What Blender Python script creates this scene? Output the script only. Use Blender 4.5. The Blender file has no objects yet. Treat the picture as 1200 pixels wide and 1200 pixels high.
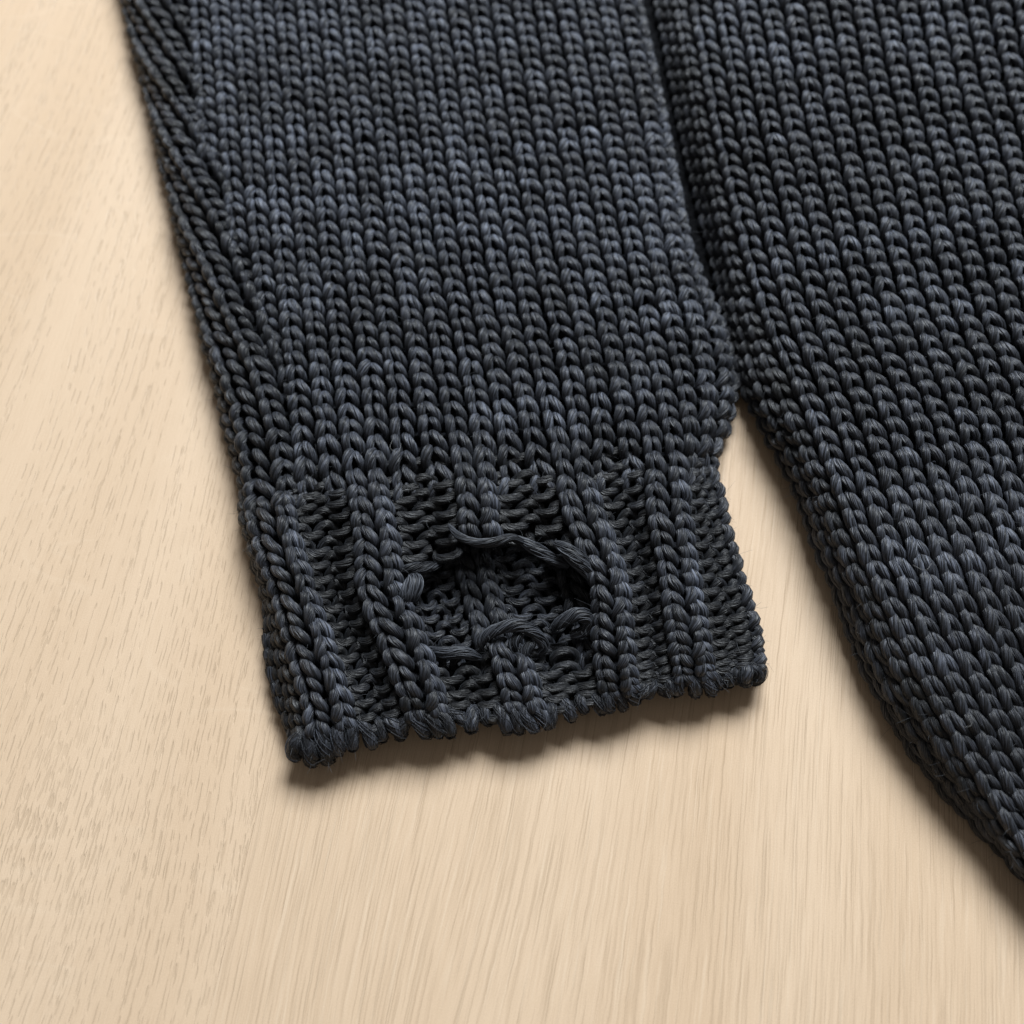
import bpy, math, random
import numpy as np

random.seed(4)
rng = np.random.default_rng(11)

# ------------------------------------------------------------------ camera, world, light, exposure
sc = bpy.context.scene
F = 1300.0                                  # focal length in photo pixels (1200 px wide photo)
PITCH = math.radians(68.6)                  # view axis below the horizontal
DIST = 0.255                                # metres from lens to the table at the picture centre
CAM = np.array([0.0, -DIST * math.cos(PITCH), DIST * math.sin(PITCH)])

cam = bpy.data.cameras.new('camera')
cam.sensor_width = 36.0
cam.lens = 36.0 * F / 1200.0
cam.clip_start = 0.01
cam.clip_end = 20.0
cam.dof.use_dof = True
cam.dof.focus_distance = 0.236
cam.dof.aperture_fstop = 10.0
cam_o = bpy.data.objects.new('camera', cam)
cam_o.location = CAM
cam_o.rotation_euler = (math.radians(90) - PITCH, 0, 0)
sc.collection.objects.link(cam_o)
sc.camera = cam_o

w = bpy.data.worlds.new('World')
sc.world = w
w.use_nodes = True
bg = w.node_tree.nodes['Background']
bg.inputs[0].default_value = (1.0, 0.94, 0.87, 1)
bg.inputs[1].default_value = 0.14


def area(name, loc, target, size, size_y, power, col):
    l = bpy.data.lights.new(name, 'AREA')
    l.shape = 'RECTANGLE'
    l.size, l.size_y, l.energy, l.color = size, size_y, power, col
    o = bpy.data.objects.new(name, l)
    o.location = loc
    d = np.array(target) - np.array(loc)
    from mathutils import Vector
    o.rotation_euler = Vector(d).to_track_quat('-Z', 'Y').to_euler()
    sc.collection.objects.link(o)
    return o


area('window_light', (0.34, 1.22, 1.24), (0, 0, 0), 0.98, 0.70, 70.0, (0.89, 0.95, 1.0))

sc.view_settings.view_transform = 'Standard'
sc.view_settings.look = 'None'
sc.view_settings.exposure = 0.0
sc.view_settings.gamma = 1.0
sc.view_settings.use_curve_mapping = False

# ------------------------------------------------------------------ helpers
FW = np.array([0, math.cos(PITCH), -math.sin(PITCH)])
UP = np.array([0, math.sin(PITCH), math.cos(PITCH)])
RT = np.array([1.0, 0, 0])


def U(x, y, z=0.0):
    """photo position + height above the table (mm) -> point in the room (metres)"""
    x, y, z = np.broadcast_arrays(np.asarray(x, float), np.asarray(y, float), np.asarray(z, float))
    d = FW * F + RT * (x[..., None] - 600) + UP * (600 - y[..., None])
    t = (z * 1e-3 - CAM[2]) / d[..., 2]
    return CAM + d * t[..., None]


def PX(p):
    v = p - CAM
    w_ = v @ FW
    return 600 + F * (v @ RT) / w_, 600 - F * (v @ UP) / w_


def herm(xk, P, xq):
    """cubic Hermite interpolation along axis 0, linear extrapolation"""
    xk = np.asarray(xk, float)
    P = np.asarray(P, float)
    n = len(xk)
    s = np.diff(P, axis=0) / np.diff(xk).reshape((-1,) + (1,) * (P.ndim - 1))
    m = np.empty_like(P)
    m[0], m[-1] = s[0], s[-1]
    if n > 2:
        h = np.diff(xk)
        w1 = (h[1:] / (h[1:] + h[:-1])).reshape((-1,) + (1,) * (P.ndim - 1))
        m[1:-1] = s[:-1] * w1 + s[1:] * (1 - w1)
    xq = np.asarray(xq, float)
    i = np.clip(np.searchsorted(xk, xq) - 1, 0, n - 2)
    hh = (xk[i + 1] - xk[i])
    t = (xq - xk[i]) / hh
    sh = (-1,) + (1,) * (P.ndim - 1)
    tc = np.clip(t, 0, 1).reshape(sh)
    hh_ = hh.reshape(sh)
    r = ((2 * tc**3 - 3 * tc**2 + 1) * P[i] + (tc**3 - 2 * tc**2 + tc) * hh_ * m[i]
         + (-2 * tc**3 + 3 * tc**2) * P[i + 1] + (tc**3 - tc**2) * hh_ * m[i + 1])
    lo = np.clip(t, None, 0).reshape(sh)
    hi = np.clip(t - 1, 0, None).reshape(sh)
    return r + lo * hh_ * m[i] + hi * hh_ * m[i + 1]


class Sheet:
    """smooth fabric surface over (column, row)"""
    ST = 0.125

    def __init__(s, ck, rk, P):
        s.c0, s.r0 = ck[0] - 1.0, rk[0] - 2.0
        cq = np.arange(s.c0, ck[-1] + 1.0 + 1e-6, s.ST)
        rq = np.arange(s.r0, rk[-1] + 2.0 + 1e-6, s.ST)
        A = herm(rk, P, rq)                              # rows
        A = herm(ck, np.swapaxes(A, 0, 1), cq)           # columns first now
        s.A = A
        du = np.gradient(A, axis=0)
        dv = np.gradient(A, axis=1)
        n = np.cross(du, dv)
        n /= np.linalg.norm(n, axis=-1, keepdims=True) + 1e-12
        s.N = n
        s.nc, s.nr = A.shape[:2]

    def look(s, T, c, r):
        u = np.clip((c - s.c0) / s.ST, 0, s.nc - 1.001)
        v = np.clip((r - s.r0) / s.ST, 0, s.nr - 1.001)
        i, j = u.astype(int), v.astype(int)
        fu, fv = (u - i)[..., None], (v - j)[..., None]
        return ((T[i, j] * (1 - fu) + T[i + 1, j] * fu) * (1 - fv)
                + (T[i, j + 1] * (1 - fu) + T[i + 1, j + 1] * fu) * fv)

    def pos(s, c, r):
        return s.look(s.A, c, r)

    def nor(s, c, r):
        n = s.look(s.N, c, r)
        return n / (np.linalg.norm(n, axis=-1, keepdims=True) + 1e-12)


_ph = rng.uniform(0, 6.28, (24,))
_fr = rng.normal(0, 1, (24, 2))


def wob(a, b, f=1.0, k=0):
    """smooth noise, about -1..1"""
    o = 0
    for i in range(6):
        q = _fr[(i + k * 5) % 24]
        o = o + np.sin((a * q[0] + b * q[1]) * f * (1 + .35 * i) + _ph[(i + k * 7) % 24])
    return o / 2.6


def make_obj(name, verts, quads, uv, tone, mat, parent=None, tris=None):
    me = bpy.data.meshes.new(name)
    nq = len(quads)
    me.vertices.add(len(verts))
    me.vertices.foreach_set('co', np.ascontiguousarray(verts, np.float32).ravel())
    me.loops.add(nq * 4)
    me.loops.foreach_set('vertex_index', np.ascontiguousarray(quads, np.int32).ravel())
    me.polygons.add(nq)
    me.polygons.foreach_set('loop_start', np.arange(0, nq * 4, 4, dtype=np.int32))
    me.polygons.foreach_set('loop_total', np.full(nq, 4, np.int32))
    me.update(calc_edges=True)
    me.shade_smooth()
    if uv is not None:
        l = me.uv_layers.new(name='yarn')
        l.data.foreach_set('uv', np.ascontiguousarray(uv, np.float32).ravel())
    if tone is not None:
        a = me.attributes.new('tone', 'FLOAT', 'POINT')
        a.data.foreach_set('value', np.ascontiguousarray(tone, np.float32).ravel())
    me.materials.append(mat)
    o = bpy.data.objects.new(name, me)
    sc.collection.objects.link(o)
    if parent is not None:
        o.parent = parent
    return o


class Tubes:
    """collects yarn tubes into one mesh"""

    def __init__(s):
        s.v, s.q, s.uv, s.t, s.n = [], [], [], [], 0

    def add(s, P, Nref, R, tone, sides=10, vs=None, cap=False):
        """P (k,n,3) centre lines, Nref (k,n,3), R (k,n), tone (k,n)"""
        k, n, _ = P.shape
        T = np.gradient(P, axis=1)
        T /= np.linalg.norm(T, axis=-1, keepdims=True) + 1e-12
        B = np.cross(T, Nref)
        B /= np.linalg.norm(B, axis=-1, keepdims=True) + 1e-12
        M = np.cross(B, T)
        if cap:
            R = R.copy()
            R[:, 0] *= .02
            R[:, -1] *= .02
        th = np.linspace(0, 2 * math.pi, sides, endpoint=False)
        V = (P[:, :, None] + R[:, :, None, None] * (B[:, :, None] * np.cos(th)[None, None, :, None]
                                                   + M[:, :, None] * np.sin(th)[None, None, :, None]))
        idx = (np.arange(k)[:, None, None] * n + np.arange(n - 1)[None, :, None]) * sides
        a = np.arange(sides)
        b = (a + 1) % sides
        Q = np.stack([idx + a, idx + b, idx + sides + b, idx + sides + a], -1).reshape(-1, 4) + s.n
        L = np.linalg.norm(np.diff(P, axis=1), axis=-1)
        L = np.concatenate([np.zeros((k, 1)), np.cumsum(L, 1)], 1) * 1000.0       # mm along the yarn
        L = L + rng.uniform(0, 60, (k, 1))
        ua = np.broadcast_to(a / sides, (k, n - 1, sides))
        ub = np.broadcast_to((a + 1) / sides, (k, n - 1, sides))
        l0 = np.broadcast_to(L[:, :-1, None], ua.shape)
        l1 = np.broadcast_to(L[:, 1:, None], ua.shape)
        uv = np.stack([np.stack([ua, l0], -1), np.stack([ub, l0], -1), np.stack([ub, l1], -1), np.stack([ua, l1], -1)], 3)
        s.v.append(V.reshape(-1, 3))
        s.q.append(Q)
        s.uv.append(uv.reshape(-1, 2))
        s.t.append(np.repeat(tone.reshape(-1), sides))
        s.n += k * n * sides

    def build(s, name, mat, parent=None):
        return make_obj(name, np.concatenate(s.v), np.concatenate(s.q), np.concatenate(s.uv),
                        np.concatenate(s.t), mat, parent)


# ------------------------------------------------------------------ materials
def new_mat(name):
    m = bpy.data.materials.new(name)
    m.use_nodes = True
    nt = m.node_tree
    return m, nt, nt.nodes['Principled BSDF']


def nd(nt, typ, **kw):
    n = nt.nodes.new(typ)
    for k, v in kw.items():
        if k == 'op':
            n.operation = v
        elif k == 'inp':
            for i, x in v.items():
                n.inputs[i].default_value = x
        else:
            setattr(n, k, v)
    return n


def math_n(nt, op, a, b=None, c=None, clamp=False):
    n = nt.nodes.new('ShaderNodeMath')
    n.operation = op
    n.use_clamp = clamp
    for i, x in enumerate((a, b, c)):
        if x is None:
            continue
        if isinstance(x, (int, float)):
            n.inputs[i].default_value = x
        else:
            nt.links.new(x, n.inputs[i])
    return n.outputs[0]


def ramp(nt, fac, stops):
    n = nt.nodes.new('ShaderNodeValToRGB')
    el = n.color_ramp.elements
    while len(el) < len(stops):
        el.new(0.5)
    for e, (p, c) in zip(el, stops):
        e.position = p
        e.color = tuple(c) + (1,) if len(c) == 3 else c
    nt.links.new(fac, n.inputs[0])
    return n.outputs[0]


def mixc(nt, fac, a, b, mode='MIX'):
    n = nt.nodes.new('ShaderNodeMix')
    n.data_type = 'RGBA'
    n.blend_type = mode
    for i, x in ((0, fac), (6, a), (7, b)):
        if isinstance(x, (int, float)):
            n.inputs[i].default_value = x
        elif isinstance(x, tuple):
            n.inputs[i].default_value = tuple(x) + (1,) if len(x) == 3 else x
        else:
            nt.links.new(x, n.inputs[i])
    return n.outputs[2]


def yarn_material():
    m, nt, b = new_mat('charcoal_cotton_yarn')
    uv = nd(nt, 'ShaderNodeUVMap', uv_map='yarn')
    sp = nd(nt, 'ShaderNodeSeparateXYZ')
    nt.links.new(uv.outputs[0], sp.inputs[0])
    ang = math_n(nt, 'MULTIPLY', sp.outputs[0], 2 * math.pi)
    ang = math_n(nt, 'ADD', ang, math_n(nt, 'MULTIPLY', sp.outputs[1], 0.34))
    cs, sn = math_n(nt, 'COSINE', ang), math_n(nt, 'SINE', ang)
    cb = nd(nt, 'ShaderNodeCombineXYZ')
    nt.links.new(cs, cb.inputs[0])
    nt.links.new(sn, cb.inputs[1])
    nt.links.new(math_n(nt, 'MULTIPLY', sp.outputs[1], 0.085), cb.inputs[2])
    n1 = nd(nt, 'ShaderNodeTexNoise', inp={'Scale': 3.9, 'Detail': 1.5, 'Roughness': 0.6})
    nt.links.new(cb.outputs[0], n1.inputs['Vector'])
    fib = n1.outputs[0]
    fibc = ramp(nt, fib, [(0.36, (0, 0, 0)), (0.64, (1, 1, 1))])
    at = nd(nt, 'ShaderNodeAttribute', attribute_name='tone')
    geo = nd(nt, 'ShaderNodeNewGeometry')
    n2 = nd(nt, 'ShaderNodeTexNoise', inp={'Scale': 75.0, 'Detail': 2.0})
    nt.links.new(geo.outputs['Position'], n2.inputs['Vector'])
    tone = math_n(nt, 'ADD', at.outputs['Fac'], math_n(nt, 'MULTIPLY', math_n(nt, 'SUBTRACT', n2.outputs[0], 0.5), 0.55))
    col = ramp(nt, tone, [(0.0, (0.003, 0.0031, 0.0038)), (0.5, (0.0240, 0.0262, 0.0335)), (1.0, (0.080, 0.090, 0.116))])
    col = mixc(nt, 1.0, col, ramp(nt, fib, [(0.37, (0.20, 0.20, 0.20)), (0.5, (0.82, 0.82, 0.82)), (0.63, (2.6, 2.6, 2.6))]), 'MULTIPLY')
    nt.links.new(col, b.inputs['Base Color'])
    b.inputs['Roughness'].default_value = 0.48
    b.inputs['Specular IOR Level'].default_value = 0.45
    b.inputs['Sheen Weight'].default_value = 0.03
    b.inputs['Sheen Roughness'].default_value = 0.45
    b.inputs['Sheen Tint'].default_value = (0.75, 0.85, 1.0, 1)
    bp = nd(nt, 'ShaderNodeBump', inp={'Strength': 0.9, 'Distance': 0.0008})
    nt.links.new(fib, bp.inputs['Height'])
    nt.links.new(bp.outputs[0], b.inputs['Normal'])
    return m


def plain_yarn_material(name, c):
    m, nt, b = new_mat(name)
    b.inputs['Base Color'].default_value = tuple(c) + (1,)
    b.inputs['Roughness'].default_value = 0.6
    b.inputs['Specular IOR Level'].default_value = 0.3
    return m


def strand_material():
    """single fibre bundles of the torn yarn"""
    m, nt, b = new_mat('frayed_yarn_strand')
    at = nd(nt, 'ShaderNodeAttribute', attribute_name='tone')
    col = ramp(nt, at.outputs['Fac'], [(0.0, (0.004, 0.004, 0.005)), (0.5, (0.022, 0.024, 0.029)), (1.0, (0.082, 0.089, 0.106))])
    nt.links.new(col, b.inputs['Base Color'])
    b.inputs['Roughness'].default_value = 0.5
    b.inputs['Specular IOR Level'].default_value = 0.35
    return m


def lining_material():
    m, nt, b = new_mat('charcoal_knit_reverse')
    geo = nd(nt, 'ShaderNodeNewGeometry')
    n = nd(nt, 'ShaderNodeTexNoise', inp={'Scale': 600.0, 'Detail': 3.0})
    nt.links.new(geo.outputs['Position'], n.inputs['Vector'])
    nt.links.new(ramp(nt, n.outputs[0], [(0.3, (0.003, 0.003, 0.0035)), (0.7, (0.010, 0.0105, 0.012))]), b.inputs['Base Color'])
    b.inputs['Roughness'].default_value = 1.0
    b.inputs['Specular IOR Level'].default_value = 0.05
    bp = nd(nt, 'ShaderNodeBump', inp={'Strength': 0.8, 'Distance': 0.0008})
    nt.links.new(n.outputs[0], bp.inputs['Height'])
    nt.links.new(bp.outputs[0], b.inputs['Normal'])
    return m


def wood_material(name, dashed, off):
    """pale oiled oak; local Y runs along the grain"""
    m, nt, b = new_mat(name)
    tc = nd(nt, 'ShaderNodeTexCoord')
    # gentle waviness of the grain
    mp0 = nd(nt, 'ShaderNodeMapping', inp={'Location': (off, off * .7, 0), 'Scale': (14, 5, 1)})
    nt.links.new(tc.outputs['Object'], mp0.inputs[0])
    wv = nd(nt, 'ShaderNodeTexNoise', inp={'Scale': 1.0, 'Detail': 1.0})
    nt.links.new(mp0.outputs[0], wv.inputs['Vector'])
    sp = nd(nt, 'ShaderNodeSeparateXYZ')
    nt.links.new(tc.outputs['Object'], sp.inputs[0])
    gx = math_n(nt, 'ADD', sp.outputs[0], math_n(nt, 'MULTIPLY', math_n(nt, 'SUBTRACT', wv.outputs[0], 0.5), 0.022))

    mp1 = nd(nt, 'ShaderNodeMapping', inp={'Location': (off, off, 3.0), 'Scale': (260, 210, 1)})
    nt.links.new(tc.outputs['Object'], mp1.inputs[0])
    wv2 = nd(nt, 'ShaderNodeTexNoise', inp={'Scale': 1.0, 'Detail': 2.0})
    nt.links.new(mp1.outputs[0], wv2.inputs['Vector'])
    gx = math_n(nt, 'ADD', gx, math_n(nt, 'MULTIPLY', math_n(nt, 'SUBTRACT', wv2.outputs[0], 0.5), 0.0005))

    def grain(sx, sy, detail=2.0, rough=0.5, z=0.0):
        cb = nd(nt, 'ShaderNodeCombineXYZ')
        nt.links.new(math_n(nt, 'MULTIPLY', gx, sx), cb.inputs[0])
        nt.links.new(math_n(nt, 'MULTIPLY', sp.outputs[1], sy), cb.inputs[1])
        cb.inputs[2].default_value = z + off * 10
        n = nd(nt, 'ShaderNodeTexNoise', inp={'Scale': 1.0, 'Detail': detail, 'Roughness': rough})
        nt.links.new(cb.outputs[0], n.inputs['Vector'])
        return n.outputs[0]

    def lines(n, wd):
        """thin lines along the grain: where a stretched noise crosses its middle"""
        d = math_n(nt, 'ABSOLUTE', math_n(nt, 'SUBTRACT', n, 0.5))
        return ramp(nt, d, [(0.0, (1, 1, 1)), (wd, (0, 0, 0))])

    broad = grain(40, 2.0, 1.0)
    mid = grain(420, 5.0, 2.0, z=3)
    c = ramp(nt, broad, [(0.3, (0.572, 0.420, 0.284)), (0.5, (0.600, 0.448, 0.310)), (0.7, (0.622, 0.470, 0.330))])
    c = mixc(nt, 0.20, c, ramp(nt, mid, [(0.3, (0.91, 0.89, 0.86)), (0.55, (1, 1, 1)), (0.75, (1.04, 1.04, 1.04))]), 'MULTIPLY')
    fine = grain(5600, 110.0, 1.0, 0.6, z=7)
    c = mixc(nt, 0.30, c, ramp(nt, fine, [(0.36, (0.84, 0.81, 0.77)), (0.46, (1, 1, 1)), (0.60, (1, 1, 1)), (0.70, (1.07, 1.07, 1.07))]), 'MULTIPLY')
    if dashed:
        l1 = lines(grain(400, 3.0, 0.0, z=21), 0.055)
        l2 = lines(grain(500, 3.4, 0.0, z=27), 0.055)
        g1 = ramp(nt, grain(2400, 210.0, 1.0, 0.5, z=31), [(0.50, (0, 0, 0)), (0.58, (1, 1, 1))])
        pv = math_n(nt, 'MULTIPLY', math_n(nt, 'MAXIMUM', l1, l2), g1)
        c = mixc(nt, math_n(nt, 'MULTIPLY', pv, 0.29), c, (0.30, 0.215, 0.135))
        # medullary ray flecks: faint paler threads across the grain
        mp = nd(nt, 'ShaderNodeMapping', inp={'Rotation': (0, 0, .5), 'Scale': (16, 42, 1)})
        nt.links.new(tc.outputs['Object'], mp.inputs[0])
        ry = nd(nt, 'ShaderNodeTexNoise', inp={'Scale': 1.0, 'Detail': 1.0, 'Distortion': 0.8})
        nt.links.new(mp.outputs[0], ry.inputs['Vector'])
        rv = math_n(nt, 'MULTIPLY', lines(ry.outputs[0], 0.022), ramp(nt, grain(60, 60.0, 1.0, z=41), [(0.48, (0, 0, 0)), (0.60, (1, 1, 1))]))
        c = mixc(nt, math_n(nt, 'MULTIPLY', rv, 0.10), c, (0.74, 0.60, 0.45))
    else:
        l1 = lines(grain(900, 3.4, 0.0, z=21), 0.085)
        l2 = lines(grain(1250, 4.4, 0.0, z=27), 0.10)
        g1 = ramp(nt, grain(1500, 34.0, 2.0, 0.6, z=31), [(0.46, (0, 0, 0)), (0.66, (1, 1, 1))])
        pv = math_n(nt, 'MULTIPLY', math_n(nt, 'MAXIMUM', l1, l2), g1)
        c = mixc(nt, math_n(nt, 'MULTIPLY', pv, 0.34), c, (0.34, 0.24, 0.15))
        g2 = ramp(nt, grain(1300, 48.0, 1.0, 0.6, z=37), [(0.52, (0, 0, 0)), (0.64, (1, 1, 1))])
        c = mixc(nt, math_n(nt, 'MULTIPLY', math_n(nt, 'MULTIPLY', lines(grain(1000, 3.6, 0.0, z=33), 0.09), g2), 0.25), c, (0.74, 0.60, 0.45))
    sp2 = nd(nt, 'ShaderNodeTexNoise', inp={'Scale': 3800.0, 'Detail': 1.0})
    nt.links.new(tc.outputs['Object'], sp2.inputs['Vector'])
    c = mixc(nt, 0.35, c, ramp(nt, sp2.outputs[0], [(0.3, (0.86, 0.85, 0.83)), (0.7, (1.12, 1.12, 1.12))]), 'MULTIPLY')
    nt.links.new(c, b.inputs['Base Color'])
    b.inputs['Roughness'].default_value = 0.52
    b.inputs['Specular IOR Level'].default_value = 0.3
    hgt = math_n(nt, 'SUBTRACT', math_n(nt, 'MULTIPLY', fine, 0.4), pv)
    bp = nd(nt, 'ShaderNodeBump', inp={'Strength': 0.55, 'Distance': 0.0002})
    nt.links.new(hgt, bp.inputs['Height'])
    nt.links.new(bp.outputs[0], b.inputs['Normal'])
    return m


YARN = yarn_material()
STRAND = strand_material()
LINING = lining_material()
FIBRE = plain_yarn_material('loose_cotton_fibre', (0.085, 0.09, 0.10))
PALE = plain_yarn_material('pale_lint_fibre', (0.30, 0.30, 0.30))

# ------------------------------------------------------------------ table top
def box(name, x0, x1, y0, y1, z0, z1, mat, parent=None, bev=0.0):
    b_ = bev
    v = [(x0, y0, z0), (x1, y0, z0), (x1, y1, z0), (x0, y1, z0),
         (x0, y0, z1 - b_), (x1, y0, z1 - b_), (x1, y1, z1 - b_), (x0, y1, z1 - b_)]
    f = [(3, 2, 1, 0), (0, 1, 5, 4), (1, 2, 6, 5), (2, 3, 7, 6), (3, 0, 4, 7)]
    if b_:
        v += [(x0 + b_, y0 + b_, z1), (x1 - b_, y0 + b_, z1), (x1 - b_, y1 - b_, z1), (x0 + b_, y1 - b_, z1)]
        f += [(4, 5, 9, 8), (5, 6, 10, 9), (6, 7, 11, 10), (7, 4, 8, 11), (8, 9, 10, 11)]
    else:
        f += [(4, 5, 6, 7)]
    me = bpy.data.meshes.new(name)
    me.from_pydata(v, [], f)
    me.update()
    me.materials.append(mat)
    o = bpy.data.objects.new(name, me)
    sc.collection.objects.link(o)
    o.parent = parent
    return o


GR = math.radians(9.2)                      # grain direction, clockwise from straight away
J = U(285, 1020)                            # a point on the visible joint
table = box('tabletop', -0.62, 0.62, -0.75, 0.75, -0.030, -0.0121, wood_material('oak_underside', False, 5.0))
table.location = (J[0], J[1], 0)
table.rotation_euler = (0, 0, -GR)
table['kind'] = 'structure'
table['label'] = 'pale oiled oak table top under the sweater'
for (a_, b_, dsh, of) in ((-0.62, -0.40, False, 1.3), (-0.40, -0.185, False, 2.7), (-0.185, 0.0, True, 0.4), (0.0, 0.27, False, 4.1), (0.27, 0.62, False, 6.2)):
    box('plank', a_ + 0.00001, b_ - 0.00001, -0.75, 0.75, -0.012, 0.0, wood_material('oak_plank', dsh, of), table, 0.00004)

# ------------------------------------------------------------------ sweater
sweater = bpy.data.objects.new('sweater', None)
sc.collection.objects.link(sweater)
sweater.empty_display_size = 0.05
sweater['label'] = 'charcoal chunky knit cotton sweater with a torn ribbed cuff lying on oak table'
sweater['category'] = 'sweater'

R0 = 0.985e-3                                # yarn radius
NS = 24                                     # samples per stitch
PITCH_ROW = np.linalg.norm(U(600, 508) - U(600, 491))
FUZZ_P, FUZZ_N = [], []


def stitches(tb, sheet, k, rows, purl=0, left=0, right=0, depth=2.0e-3, h=0.84, a=0.185, tone0=0.45, seed=0,
             rad=1.0, ridge=None, jit=1.0, flip=1.0):
    """one column of interlocked loops; left/right: 1 when the neighbour column is of the other face"""
    rows = np.asarray(rows, float)
    n = len(rows)
    if n == 0:
        return
    t = np.linspace(-0.06, 2 * math.pi + 0.06, NS)[None]
    win = np.clip(np.sin(np.clip(t, 0, 2 * math.pi) / 2), 0, 1)
    j = rows[:, None]
    odd = (np.round(rows).astype(int) % 2)[:, None]
    sk = np.where(odd == 1, -0.085, 0.035) + rng.normal(0, 0.032, (n, 1)) * jit
    aa = a + rng.normal(0, 0.028, (n, 1)) * jit
    hh = h * (1 + rng.normal(0, 0.06, (n, 1)) * jit)
    c = k + t / (2 * math.pi) + (0 if purl else 0.025) * np.sin(t) + (aa + (0 if purl else 0.042) * np.where(t > math.pi, 1.0, -1.0)) * np.sin(2 * t) + sk * np.cos(t) * win ** 0.5
    q_ = (0 if purl else 1) * np.where(odd == 1, -0.15, 0.12) * np.sin(t)
    r = j + h * (1 + q_) * np.cos(t) + (hh - h) * np.cos(t) * win + (rng.normal(0, 0.075, (n, 1)) + wob(rows[:, None] * .8, k * 3.1, .5, 6) * .09) * win * jit
    if purl:
        r = r + 0.10 * np.sin(2 * t)
    sgn = -1.0 if not purl else 1.0
    z = sgn * np.cos(2 * t)
    lift = np.where(odd == 1, 0.20, 0.12) * np.sin(t)                   # left leg stands a little prouder
    e0 = np.clip(t / 1.1, 0, 1)
    e1 = np.clip((2 * math.pi - t) / 1.1, 0, 1)
    if left:
        z = z * (e0 * e0 * (3 - 2 * e0))
    if right:
        z = z * (e1 * e1 * (3 - 2 * e1))
    z = (z + (0 if purl else 1) * (lift - 0.12 * np.cos(t))) * depth * flip
    z = z + (rng.normal(0, 0.15e-3, (n, 1)) + wob(rows[:, None] * .5, k * .7, .6, 2) * 0.10e-3) * jit * win
    P = sheet.pos(c, r)
    N = sheet.nor(c, r)
    P = P + N * z[..., None]
    leg = np.abs(np.sin(t)) ** 1.2
    if purl:
        R = R0 * rad * (0.92 + 0.05 * np.cos(2 * t)) * (1 + rng.normal(0, .03, (n, 1)) * win)
    else:
        R = R0 * rad * (0.70 + 0.36 * leg + np.where(odd == 1, -0.09, 0.14) * np.sin(t)) * (1 + rng.normal(0, .055, (n, 1)))
    tone = tone0 + 0.09 * wob(rows[:, None] * .9, k * .16 + seed, .55, 1) + rng.normal(0, .07 if not purl else .05, (n, 1)) + 0 * t
    if ridge is not None:
        tone = tone + ridge(t)
    tb.add(P, N, R, np.clip(tone, 0, 1))
    # roots for the fuzz
    m = rng.integers(0, NS, (n, 4))
    i = np.arange(n)[:, None]
    FUZZ_P.append((P[i, m] + N[i, m] * R[i, m][..., None] * .8).reshape(-1, 3))
    FUZZ_N.append(N[i, m].reshape(-1, 3))


def shell(name, sheet, c0, c1, r0, r1, drop, parent, step=0.5, mask=None, under=None):
    """back layer of the knit: closed solid under the loops, resting on the table"""
    cs = np.arange(c0, c1 + 1e-6, step)
    rs = np.arange(r0, r1 + 1e-6, step)
    cc, rr = np.meshgrid(cs, rs, indexing='ij')
    top = sheet.pos(cc, rr) - sheet.nor(cc, rr) * drop
    top[..., 2] = np.maximum(top[..., 2], 0.0008)
    bot = top.copy()
    bot[..., 2] = 0.0004
    m, n = cc.shape
    V = np.concatenate([top.reshape(-1, 3), bot.reshape(-1, 3)])
    id_ = np.arange(m * n).reshape(m, n)
    q = [np.stack([id_[:-1, :-1], id_[1:, :-1], id_[1:, 1:], id_[:-1, 1:]], -1).reshape(-1, 4)]
    q.append(q[0][:, ::-1] + m * n)
    ring = np.concatenate([id_[:, 0], id_[-1, 1:], id_[-2::-1, -1], id_[0, -2:0:-1]])
    nx = np.roll(ring, -1)
    q.append(np.stack([nx, ring, ring + m * n, nx + m * n], -1))
    return make_obj(name, V, np.concatenate(q), None, None, LINING, parent)


# ---- sleeve and cuff share one surface: columns -2..22, rows 0 (cast-off edge) upward
CE = [0, 2, 4, 6, 8, 10, 12, 14, 16, 18, 20]
cuff_tab = {
    14: ([290, 347, 404, 457, 530, 583, 647, 693, 752, 805, 825], [577, 572, 565, 562, 557, 556, 553, 549, 546, 543, 542], 279, 838),
    12: ([295, 352, 409, 466, 534, 587, 652, 708, 753, 810, 836], [612, 606, 602, 600, 598, 597, 596, 592, 588, 586, 584], 289, 850),
    10: ([308, 362, 413, 474, 536, 592, 672, 724, 761, 815, 844], [655, 650, 645, 642, 638, 637, 640, 640, 632, 628, 625], 298, 858),
    8: ([322, 374, 415, 478, 545, 600, 688, 737, 770, 820, 856], [695, 690, 686, 682, 680, 680, 682, 682, 674, 670, 668], 308, 870),
    5: ([342, 397, 440, 503, 565, 620, 693, 744, 779, 831, 874], [765, 758, 752, 748, 745, 744, 744, 742, 734, 730, 727], 316, 888),
    2: ([358, 418, 465, 524, 582, 637, 698, 749, 784, 838, 880], [832, 825, 818, 812, 808, 806, 800, 792, 782, 776, 770], 332, 896),
    0: ([362, 424, 475, 532, 590, 645, 703, 752, 787, 842, 882], [872, 862, 853, 847, 843, 838, 824, 812, 804, 797, 790], 345, 898),
}
CK = np.array([-2, -1] + list(range(0, 21)) + [21, 22], float)


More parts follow.
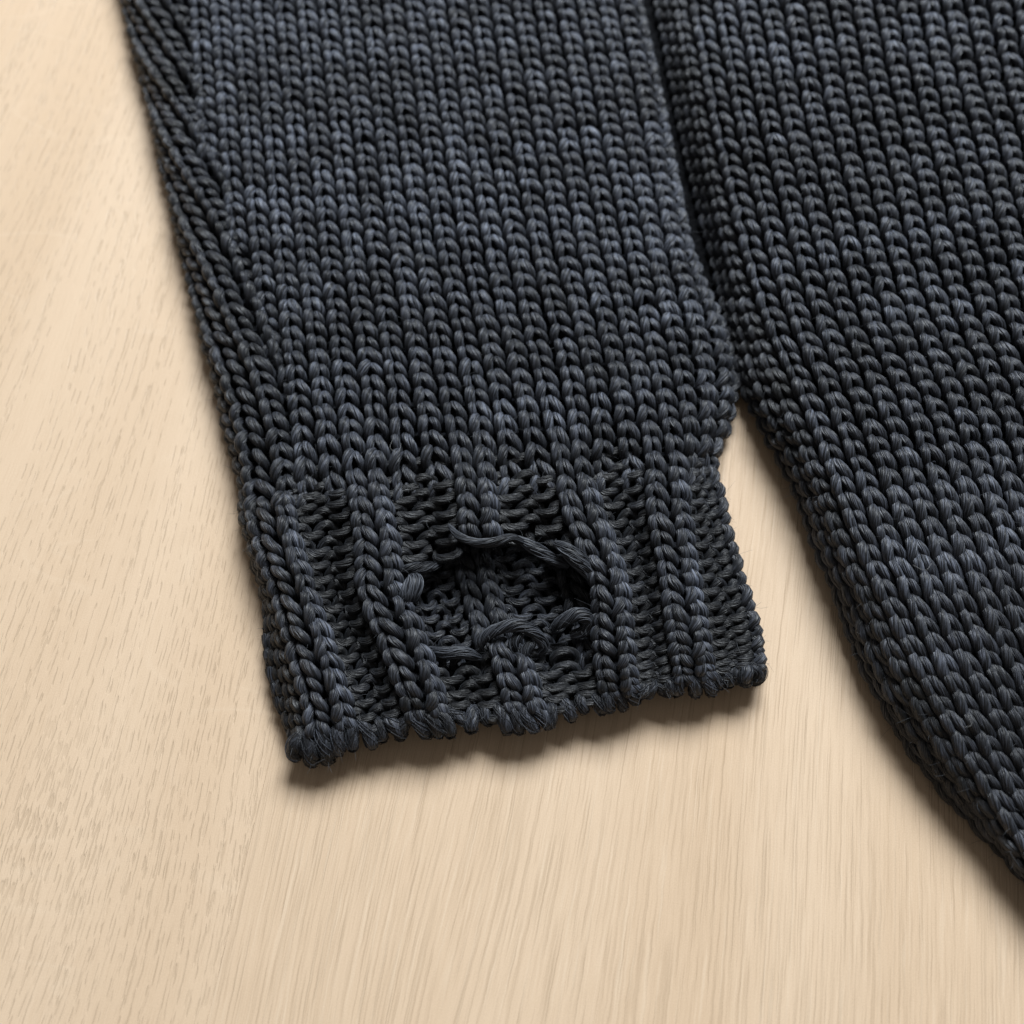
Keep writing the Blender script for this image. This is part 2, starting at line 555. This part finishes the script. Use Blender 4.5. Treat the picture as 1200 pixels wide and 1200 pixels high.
def rowline(xs, ys, ls, rs_, zc, amp, zl=(2.2, 4.4, 7.0), zr=(6.6, 3.8, 2.2), extra=None):
    ci = np.arange(0, 21)
    x = np.interp(ci, CE, xs)
    y = np.interp(ci, CE, ys)
    rib = np.where(ci % 4 == 1, 1.0, np.where(ci % 4 == 3, -1.15, 0.0))
    z = zc + amp * rib
    z[0] = min(zl[2], zc)
    z[19] = min(z[19], zc - .3)
    z[20] = zr[0]
    if extra is not None:
        z = z + np.interp(ci, extra[0], extra[1])
    x = np.concatenate([[ls + 9, 0.55 * x[0] + 0.45 * (ls + 9)], x, [rs_ - 13, rs_ - 18]])
    y = np.concatenate([[y[0] + 4, y[0] + 2], y, [y[-1], y[-1] + 1]])
    z = np.concatenate([[zl[0], zl[1]], z, [zr[1], zr[2]]])
    return U(x, y, z)


RS = 17.0 / 14.0
NARROW = np.array([0, -5, 5, -5, 5, -5, 5, -5, 5, -5, 0.])   # ribs stand narrower than the channels
for r_ in cuff_tab:
    t_ = cuff_tab[r_]
    cuff_tab[r_] = ((np.array(t_[0]) + NARROW * (0.5 if r_ in (0, 14) else 1.0)).tolist(),) + t_[1:]
hole_x = [5, 6, 9, 12, 13]
rows_k, rows_p = [], []
zc = {0: 5.8, 2: 7.5, 5: 8.5, 8: 9.0, 10: 9.2, 12: 9.4, 14: 9.6}
am = {0: 0.35, 2: 1.4, 5: 1.9, 8: 2.05, 10: 2.0, 12: 1.8, 14: .7}
ex = {10: (hole_x, [0, 0.1, -.2, 0.1, 0]), 8: (hole_x, [0, -.5, -.8, -.5, 0]), 12: (hole_x, [0, 0.7, 1.0, 0.8, 0]), 14: (hole_x, [0, .5, 1.0, .5, 0]),
      5: (hole_x, [0, -1.6, -1.8, -1.8, 0]), 2: (hole_x, [0, -.9, -.9, -.9, 0])}
for r_ in sorted(cuff_tab):
    xs, ys, ls, rs_ = cuff_tab[r_]
    rows_k.append(r_ * RS)
    rows_p.append(rowline(xs, ys, ls, rs_, zc[r_], am[r_], extra=ex.get(r_)))
main_tab = [
    ([288, 343, 400, 456, 524, 580, 640, 692, 748, 798, 832], [540, 536, 530, 528, 525, 523, 520, 517, 514, 510, 507], 268, 854),
    ([267, 321, 375, 429, 484, 538, 592, 646, 700, 752, 793], [312, 310, 307, 304, 301, 297, 292, 288, 284, 280, 277], 215, 810),
    ([240, 288, 337, 385, 434, 482, 530, 578, 626, 673, 710], [-60, -63, -67, -71, -75, -80, -85, -90, -94, -98, -101], 120, 727),
    ([226, 272, 318, 364, 410, 457, 503, 549, 594, 640, 671], [-180, -183, -187, -191, -195, -200, -205, -210, -214, -218, -221], 90, 688),
]
prev = rowline(*main_tab[0], 9.6, 0.0, zr=(7.2, 4.0, 2.2))
rk_ = 18.7
for i_, mt in enumerate(main_tab):
    pts = rowline(*mt, 9.7, 0.0, zl=(2.4, 4.6, 9.5), zr=(7.2, 4.0, 2.2))
    if i_:
        dx_ = (mt[0][1] - mt[0][0]) / 2
        pts[:2] = U([mt[0][0] - 2 * dx_, mt[0][0] - dx_], [mt[1][0] + 1, mt[1][0] + .5], [9.0, 9.3])
    if i_:
        rk_ += round(np.linalg.norm(pts[12] - prev[12]) / PITCH_ROW)
    rows_k.append(rk_)
    rows_p.append(pts)
    prev = pts
SL = Sheet(CK, rows_k, np.array(rows_p))
print('row keys', rows_k)
# soft undulation of the cloth
cc_, rr_ = np.meshgrid(np.arange(SL.nc) * SL.ST + SL.c0, np.arange(SL.nr) * SL.ST + SL.r0, indexing='ij')
SL.A[..., 2] += 0.35e-3 * wob(cc_ * .35, rr_ * .22, .5, 3) * np.clip(SL.A[..., 2] * 1e3 - 3, 0, 4) / 4

seam_y = [-200, -60, 0, 150, 250, 333, 400, 470, 560]
seam_x = [165, 200, 215, 240, 268, 295, 316, 337, 352]
sil_y = [-200, -60, 0, 100, 270, 370, 450, 560, 660]
sil_x = [92, 125, 140, 165, 205, 228, 250, 276, 300]

gx_, gy_ = PX(SL.A.reshape(-1, 3))
ds_ = (gx_ - np.interp(gy_, seam_y, seam_x)).reshape(SL.A.shape[:2])
cre = np.exp(-(np.clip(ds_ + 2, 0, None) / 15.0) ** 2) * (np.clip((530 - gy_) / 60, 0, 1)).reshape(ds_.shape)
SL.A[..., 2] -= 2.2e-3 * cre

sleeve = shell('sleeve', SL, 0.0, 21.3, 17, rows_k[-1] - 1, 0.0034, sweater)
TOPROW = int(rows_k[-1]) - 3
for k in range(-2, 22):
    js = np.arange(16, TOPROW)
    ctr = SL.pos(np.full(len(js), k + .5), js.astype(float))
    x_, y_ = PX(ctr)
    keep = (x_ > np.interp(y_, seam_y, seam_x) - 5) & (y_ > -110)
    if not ((k % 4) in (0, 1)):
        sunk = keep & (js <= 17)
        keep &= (js > 17)
    if (k % 4) in (0, 1):
        keep &= (js > 16)
    if k < 2:
        keep &= (js > 20)
    sk_rows = js[sunk] if not ((k % 4) in (0, 1)) else []
    js = js[keep]
    if len(js) == 0:
        continue
    tb = Tubes()
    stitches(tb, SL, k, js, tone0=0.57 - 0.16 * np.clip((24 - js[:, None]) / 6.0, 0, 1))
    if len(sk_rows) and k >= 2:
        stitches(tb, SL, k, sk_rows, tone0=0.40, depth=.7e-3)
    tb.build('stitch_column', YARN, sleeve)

# ---- slanting columns along the sleeve's inner edge
def g_of(y):
    ys = np.array([-200, -60, 330, 480, 575, 700])
    gs = np.array([0.47 * -530 - 54, 0.47 * -390 - 54, -54, 0, 17, 40.])
    return herm(ys, gs, np.atleast_1d(y))


BK = np.arange(-1, 10, 1.0)
ykeys = np.array([590, 560, 520, 480, 440, 400, 350, 300, 250, 200, 150, 100, 50, 0, -60, -120, -180.])
BP = []
for y in ykeys:
    x = 249 + 28 * BK * (1 + (y - 480) * 2.6e-4) + g_of(y)[0]
    yy = y - 0.16 * (x - np.interp(y, seam_y, seam_x))
    sil, sm = np.interp(yy, sil_y, sil_x) + 10, np.interp(yy, seam_y, seam_x)
    t_ = np.clip((x - sil) / (sm - sil), 0, 1.3)
    zz = 4.0 + 5.4 * np.sqrt(np.clip(1 - (1 - np.clip(t_, 0, 1)) ** 2, 0, 1)) - 2.4 * np.clip((t_ - .72) / .34, 0, 1.3) ** 1.5
    dx = np.clip(sil - x, 0, None)
    xx = np.where(x < sil, sil + dx * .30, x)
    zz = np.where(x < sil, np.maximum(4.0 - dx / 28 * 3.2, 1.9), zz)
    BP.append(U(xx, yy, zz))
BP = np.array(BP)
brow = [0.0]
for i in range(1, len(ykeys)):
    brow.append(brow[-1] + np.linalg.norm(BP[i][4] - BP[i - 1][4]) / (PITCH_ROW * 1.04))
BS = Sheet(BK, brow, BP)
band = None
band_shell = shell('sleeve_edge', BS, -0.6, 8.5, 0, brow[-1], 0.0030, sweater)
for k in range(-1, 9):
    js = np.arange(0, int(brow[-1]))
    ctr = BS.pos(np.full(len(js), k + .5), js.astype(float))
    x_, y_ = PX(ctr)
    # flat position before folding tells whether the loop lies on the seen side
    yq = np.interp(js, brow, ykeys)
    xf = 249 + 28 * (k + .5) + g_of(yq)
    keep = (x_ < np.interp(y_, seam_y, seam_x) + 15) & (xf > np.interp(y_, sil_y, sil_x) - 34) & (y_ > -110)
    js = js[keep]
    if len(js) == 0:
        continue
    tb = Tubes()
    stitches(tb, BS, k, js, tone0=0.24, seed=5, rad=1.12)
    tb.build('stitch_column', YARN, band_shell)

# ---- cuff: two knit, two purl columns in turn
# back layer of the cuff, seen through the tear
def backline(xs, ys, ls, rs_, z):
    ci = np.arange(0, 21)
    x = np.interp(ci, CE, xs)
    y = np.interp(ci, CE, ys)
    m = np.interp(ci, [0, 4, 9, 13, 20], [4, 0, -4, -6, -4])
    rib = np.where(ci % 4 == 1, 0.5, np.where(ci % 4 == 3, -0.35, 0.0))
    x = np.concatenate([[ls + 6, ls + 3], x + m * (xs is not None), [rs_ - 5, rs_ - 3]])
    y = np.concatenate([[y[0], y[0]], y, [y[-1], y[-1]]])
    z = np.concatenate([[z, z], z + rib, [z, z]])
    return U(x, y, z)


bx = {}
for r_ in sorted(cuff_tab):
    xs, ys, ls, rs_ = [np.array(q, float) if isinstance(q, list) else q for q in cuff_tab[r_]]
    bx[r_] = [xs.copy(), ys.copy(), ls, rs_]
# the ribs of the back layer run straighter than the stretched front
for r_, x6 in ((14, None), (12, [462, 522, 572, 640]), (10, [468, 528, 578, 645]), (8, [478, 538, 588, 655]), (5, [498, 556, 606, 672]), (2, [518, 574, 626, 690])):
    if x6:
        bx[r_][0][3:7] = x6
for r_, d_ in ((8, 0), (5, 4), (2, 4), (0, 0)):
    bx[r_][2] -= d_
BKP = [backline(*bx[r_], {0: 2.7, 2: 2.8, 5: 2.9, 8: 2.8, 10: 2.8, 12: 2.8, 14: 2.8}[r_]) for r_ in sorted(cuff_tab)]
CB = Sheet(CK, [r_ * RS for r_ in sorted(cuff_tab)], np.array(BKP))
cuff = shell('cuff', CB, -0.5, 20.5, 0.5, 17, 0.0018, sweater)


def is_knit(k):
    return k < 0 or (k % 4) in (0, 1)


tb = Tubes()
for k in range(-2, 20):
    kn = is_knit(k)
    stitches(tb, CB, k, np.arange(1, 17), purl=0 if kn else 1, left=int(is_knit(k - 1) != kn), right=int(is_knit(k + 1) != kn),
             depth=0.95e-3, tone0=0.28, seed=9, rad=.98)
o = tb.build('inner_layer', YARN, cuff)
o['label'] = 'inside of the cuff showing through the tear'

# front layer
def front_rows(k):
    js = np.arange(1, 17 if is_knit(k) else 18)
    if 6 <= k <= 11:
        lo = {6: 4, 7: 4, 8: 5, 9: 4, 10: 4, 11: 4}[k]
        hi = {6: 11, 7: 12, 8: 13, 9: 13, 10: 13, 11: 12}[k]
        js = js[(js <= lo) | (js >= hi)]
    return js


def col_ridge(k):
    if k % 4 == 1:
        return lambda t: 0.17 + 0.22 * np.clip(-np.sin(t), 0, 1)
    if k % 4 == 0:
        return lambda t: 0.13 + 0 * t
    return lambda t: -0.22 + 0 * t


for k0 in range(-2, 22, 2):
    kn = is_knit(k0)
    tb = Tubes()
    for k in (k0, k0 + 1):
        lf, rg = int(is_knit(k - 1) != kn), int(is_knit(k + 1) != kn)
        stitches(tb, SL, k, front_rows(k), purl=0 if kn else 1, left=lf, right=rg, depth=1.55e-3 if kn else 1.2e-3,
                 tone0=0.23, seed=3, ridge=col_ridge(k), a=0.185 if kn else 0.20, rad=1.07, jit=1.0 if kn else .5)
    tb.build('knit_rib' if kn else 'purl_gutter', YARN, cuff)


# ---- torn yarn, cast-off edge: bundles of single strands
def catmull(pts, n):
    pts = np.asarray(pts, float)
    s = np.concatenate([[0], np.cumsum(np.linalg.norm(np.diff(pts, axis=0), axis=1))])
    return herm(s, pts, np.linspace(0, s[-1], n))


def bundle(tb, pts, r_m, n=26, strands=40, tw=2.2, prof=None, tone=0.5, sr=0.10e-3, core=.35):
    """pts (m,3) centre line in metres"""
    C = catmull(pts, n)
    T = np.gradient(C, axis=0)
    T /= np.linalg.norm(T, axis=1, keepdims=True) + 1e-12
    ref = np.tile(np.array([0.12, 0.2, 1.0]), (n, 1))
    B = np.cross(T, ref)
    B /= np.linalg.norm(B, axis=1, keepdims=True) + 1e-9
    M = np.cross(B, T)
    u = np.linspace(0, 1, n)
    pr = np.ones(n) if prof is None else np.interp(u, prof[0], prof[1])
    L = np.concatenate([[0], np.cumsum(np.linalg.norm(np.diff(C, axis=0), axis=1))]) * 1e3
    tb.add(C[None], M[None], (r_m * .86 * pr)[None], np.full((1, n), tone * core), sides=12)
    Ps, Ns, Rs, Ts = [], [], [], []
    for i in range(strands):
        rr = r_m * rng.uniform(.78, 1.04)
        th = i * 2 * math.pi / strands + rng.normal(0, .1) + L * tw * .16 + 0.10 * np.sin(L * 1.3 + i)
        rad = rr * pr * (1 + .07 * np.sin(L * .9 + i * 1.7))
        Ps.append(C + B * (rad * np.cos(th))[:, None] + M * (rad * np.sin(th))[:, None])
        Ns.append(M)
        Rs.append(np.full(n, sr * rng.uniform(.6, 1.3)))
        Ts.append(np.full(n, np.clip(tone + rng.normal(.05, .22), 0, 1)))
    tb.add(np.array(Ps), np.array(Ns), np.array(Rs), np.array(Ts), sides=4)
    FUZZ_P.append(C[::2] + M[::2] * r_m * .8)
    FUZZ_N.append(M[::2])


def torn(name, spec, r_mm, prof=((0, .15, .5, .85, 1), (.5, .9, 1.05, .9, .5)), **kw):
    tb = Tubes()
    for s in spec:
        p = U(*np.array(s, float).T)
        bundle(tb, p, r_mm * 1e-3, prof=prof, **kw)
    return tb.build(name, STRAND, cuff)


SPIN = ((0, .2, .5, .8, 1), (.35, .85, 1.05, .85, .35))
torn('torn_loop', [[(474, 708, 8), (478, 698, 10.2), (484, 687, 10.8), (487, 675, 9.2)]], 2.15, prof=((0, .15, .4, .7, .9, 1), (.3, .75, 1, 1, .7, .2)), strands=70, tone=.85, tw=1.6)
torn('torn_loop', [[(606, 630, 11.5), (622, 640, 11.2), (643, 652, 10.2), (666, 664, 8.2)]], 1.35, SPIN, tone=.72, tw=1.0)
torn('torn_loop', [[(650, 636, 11.8), (668, 648, 12.2), (686, 664, 11.2), (701, 686, 8.6)]], 1.75, SPIN, strands=56, tone=.78, tw=1.0)
torn('torn_loop', [[(562, 768, 5.6), (565, 750, 8.4), (584, 737, 10.2), (606, 733, 10.6), (626, 741, 9.6), (637, 760, 7.0), (624, 770, 5.6)]], 1.25, n=40, strands=60, tone=.62)
torn('torn_loop', [[(646, 738, 6.6), (660, 728, 8.8), (678, 720, 9.6), (691, 727, 8.8), (686, 739, 7.0), (668, 744, 6.2)]], 1.45, n=34, strands=46, tone=.60)
torn('torn_loop', [[(502, 760, 6.4), (520, 765, 7.6), (542, 765, 7.6), (566, 772, 6.0)]], 1.25, SPIN, strands=60, tone=.62, tw=.8)
torn('torn_loop', [[(466, 669, 9.6), (484, 666, 10.2), (498, 665, 9.2), (516, 662, 6.8)]], 1.15, SPIN, strands=34, tone=.6)
torn('torn_loop', [[(526, 616, 12), (540, 630, 14.2), (560, 636, 14.5), (582, 634, 14.4), (600, 630, 13.2), (622, 641, 10.5)]], 0.95, SPIN, n=36, strands=40, tone=.5, tw=1.2)
torn('torn_loop', [[(612, 742, 9.4), (603, 752, 8.8), (600, 768, 6.8)]], 1.1, strands=30, tone=.6)
torn('torn_loop', [[(626, 752, 8.4), (616, 762, 8.0), (612, 778, 6.6)]], 1.2, strands=30, tone=.6)

# cast-off edge: a chain of fat slanting wraps along the bottom of the cuff
tb = Tubes()
cs = np.arange(-0.5, 20.9, 0.56)
for i, c in enumerate(cs):
    ribbed = 0.5 + 0.5 * math.cos((c - 1.0) * math.pi / 2)
    lo = -0.45 - 0.30 * ribbed + rng.normal(0, .16)
    sl = rng.normal(0.05, .16)
    e = SL.pos(np.array([c - sl, c, c + sl, c + sl * .6]), np.array([1.25, .45, lo, lo + .15]))
    n_ = SL.nor(np.array([c] * 4), np.array([0.8] * 4))
    up_ = np.array([.2, 1.1, .25, -1.6]) * 1e-3
    p = e + n_ * up_[:, None] + rng.normal(0, .00020, (4, 3))
    p[:, 2] = np.maximum(p[:, 2], .0016)
    bundle(tb, p, 1.36e-3 * rng.uniform(.85, 1.2), n=16, core=.85, strands=12, tone=.40 + rng.normal(0, .10), tw=2.0,
           prof=((0, .2, .5, .8, 1), (.6, 1, 1.1, 1, .55)))
# corner lumps
for s in ([(352, 860, 7.2), (346, 871, 6.6), (345, 882, 4.6), (349, 890, 2.6)], [(368, 868, 7.2), (365, 879, 6.4), (365, 890, 4.4), (368, 896, 2.6)],
          [(386, 868, 7.2), (384, 879, 6.2), (384, 888, 4.4), (386, 894, 2.6)]):
    bundle(tb, U(*np.array(s, float).T), 1.75e-3, n=18, core=.85, strands=14, tone=.36, tw=1.8, prof=((0, .3, .7, .9, 1), (.6, 1.05, 1.05, .8, .4)))
tb.build('cast_off_edge', YARN, cuff)

# ---- body of the sweater
Py = [-200, -60, 0, 170, 320, 400, 490, 590, 660, 740, 830, 910, 1000, 1100, 1200, 1300]
Pxx = [772, 797, 807, 838, 878, 905, 946, 984, 1012, 1049, 1094, 1138, 1196, 1265, 1335, 1405]
Sy = [-200, 0, 170, 320, 400, 450, 483, 537, 577, 633, 683, 707, 753, 817, 877, 917, 960, 1020, 1100, 1300]
Sx = [730, 765, 798, 836, 855, 868, 884, 913, 932, 951, 975, 983, 998, 1030, 1067, 1097, 1140, 1193, 1265, 1440]
by = np.array([-200, -120, -60, 0, 80, 160, 240, 320, 400, 460, 520, 580, 640, 700, 760, 820, 880, 940, 1000, 1060, 1120, 1200.])[::-1]
DK = np.array([0, 1, 2, 3, 4, 5, 6, 7, 8, 10, 12, 14, 16, 18, 20, 22, 24, 26, 28, 30], float)
DP = []
for y in by:
    p0 = float(np.interp(y, Py, Pxx))
    sp_ = float(np.interp(y, [-200, 200, 520, 720, 900], [25.2, 26.5, 26.5, 25.5, 25.5]))
    phi = math.radians(np.interp(y, [-200, 300, 600, 900, 1200], [8, 7, 5, 5, 6]))
    s0 = float(np.interp(y, Sy, Sx)) + 11
    x = np.concatenate([[s0 + 12, s0 + 1, s0 + 9, 0.48 * (s0 + 9) + 0.52 * p0], p0 + (DK[4:] - 4) * sp_])
    yy = np.concatenate([[y + 2, y + 3, y + 3, y + 2], y - (DK[4:] - 4) * sp_ * math.tan(phi)])
    dz = np.interp(y, [-200, 330, 460], [4.0, 3.6, 1.0])
    z = np.interp(DK, [0, 1, 2, 3, 4, 5, 6, 8], [0, -.5, -.9, -1, -.85, -.55, -.28, 0]) * dz + np.interp(DK, [0, 1, 2, 3, 4, 5, 6, 8, 14, 26], [2.2, 3.8, 8.0, 11.8, 14.2, 15.6, 16.3, 16.8, 17.0, 17.0])
    z = z * np.interp(y, [-200, 680, 800, 950, 1100], [1, 1, .88, .60, .42])
    DP.append(U(x, yy, z))
DP = np.array(DP)
drow = [0.0]
for i in range(1, len(by)):
    drow.append(drow[-1] + np.linalg.norm(DP[i][6] - DP[i - 1][6]) / (PITCH_ROW * float(np.interp(by[i], [480, 760], [1.05, 1.12]))))
BD = Sheet(DK, drow, DP)
cc_, rr_ = np.meshgrid(np.arange(BD.nc) * BD.ST + BD.c0, np.arange(BD.nr) * BD.ST + BD.r0, indexing='ij')
BD.A[..., 2] += 0.7e-3 * wob(cc_ * .30, rr_ * .16, .5, 4) * np.clip(cc_ - 1, 0, 3) / 3
body = shell('body', BD, 1.4, 29, 1, drow[-1] - 1, 0.0034, sweater)
bp_y = np.linspace(-170, 400, 20)
bp_l = np.interp(bp_y, [-170, 0, 200, 330, 400], [690, 722, 764, 800, 826])
bp_r = np.interp(bp_y, Py, Pxx) - 14
bp_t = np.concatenate([U(bp_l, bp_y, 1.3), U(bp_r, bp_y, 1.3)])
bp_b = bp_t.copy()
bp_b[:, 2] = 0.0003
nb = len(bp_y)
ii = np.arange(nb - 1)
bq = [np.stack([ii, ii + nb, ii + nb + 1, ii + 1], -1), np.stack([ii + 1, ii + nb + 1, ii + nb, ii], -1) + 2 * nb,
      np.stack([ii, ii + 1, ii + 1 + 2 * nb, ii + 2 * nb], -1), np.stack([ii + 1, ii, ii + 2 * nb, ii + 1 + 2 * nb], -1) + nb,
      np.array([[0, nb, 3 * nb, 2 * nb], [nb - 1, 3 * nb - 1, 4 * nb - 1, 2 * nb - 1]])]
make_obj('gap_shade_sheet', np.concatenate([bp_t, bp_b]), np.concatenate(bq), None, None, LINING, body)  # flat dark sheet added so the gap between sleeve and body reads as shade
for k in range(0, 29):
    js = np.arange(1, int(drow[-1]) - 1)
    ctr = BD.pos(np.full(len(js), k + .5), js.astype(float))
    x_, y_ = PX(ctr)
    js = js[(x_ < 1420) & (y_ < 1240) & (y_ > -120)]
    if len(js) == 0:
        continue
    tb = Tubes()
    stitches(tb, BD, k, js, tone0=(0.47 if k > 3 else 0.30) - 0.12 * np.clip((26 - js[:, None]) / 10.0, 0, 1), seed=14, rad=.97 + .06 * np.clip((30 - js[:, None]) / 8.0, 0, 1), depth=1.9e-3 - .25e-3 * np.clip((30 - js[:, None]) / 8.0, 0, 1),  # side columns and lower rows darker: shade put into the yarn tone
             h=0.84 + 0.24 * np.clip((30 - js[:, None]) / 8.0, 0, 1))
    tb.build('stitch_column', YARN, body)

# ---- fuzz and loose fibres
FP, FN = np.concatenate(FUZZ_P), np.concatenate(FUZZ_N)
sel = rng.permutation(len(FP))[:22000]
fp, fn = FP[sel], FN[sel]
m = len(sel)
d1 = fn * rng.uniform(.2, 1, (m, 1)) + rng.normal(0, .75, (m, 3))
d1 /= np.linalg.norm(d1, axis=1, keepdims=True)
d2 = rng.normal(0, 1, (m, 3))
ln = rng.gamma(2.0, .00058, (m, 1)) + .0003
tt = np.linspace(0, 1, 5)[None, :, None]
hp = fp[:, None] + d1[:, None] * ln[:, None] * tt + d2[:, None] * ln[:, None] * .35 * tt ** 2
hp[..., 2] = np.maximum(hp[..., 2], .0003)
tb = Tubes()
tb.add(hp, np.broadcast_to(np.array([.3, .5, .8]), hp.shape).copy(), np.full((m, 5), 2.8e-5) * np.array([1, 1, .9, .8, .5]),
       np.full((m, 5), .5), sides=3)
o = tb.build('fuzz', FIBRE, sweater)
o['kind'] = 'stuff'


def hair(pts, mat, r=2.2e-5):
    p = catmull(U(*np.array(pts, float).T), 18)[None]
    tb = Tubes()
    tb.add(p, np.broadcast_to(np.array([.3, .5, .8]), p.shape).copy(), np.full((1, 18), r), np.full((1, 18), .5), sides=4)
    return tb.build('loose_fibre', mat, sweater)


hair([(284, 646, 8), (298, 636, 11), (312, 633, 12), (325, 638, 11)], PALE)
hair([(318, 700, 6), (308, 705, 6), (312, 716, 5), (320, 714, 7)], PALE)
hair([(460, 515, 13), (458, 526, 14), (466, 530, 14), (470, 520, 13)], PALE)
hair([(684, 572, 12), (690, 562, 14), (704, 560, 13)], PALE)
hair([(1126, 842, 22), (1130, 852, 24), (1138, 850, 24), (1134, 838, 23)], PALE)
hair([(360, 642, 9), (366, 648, 10), (376, 646, 9)], PALE)
hair([(755, 262, 14), (759, 257, 15), (761, 252, 15)], PALE, 4e-5)
hair([(1070, 662, 27), (1085, 668, 28), (1092, 660, 28)], PALE)
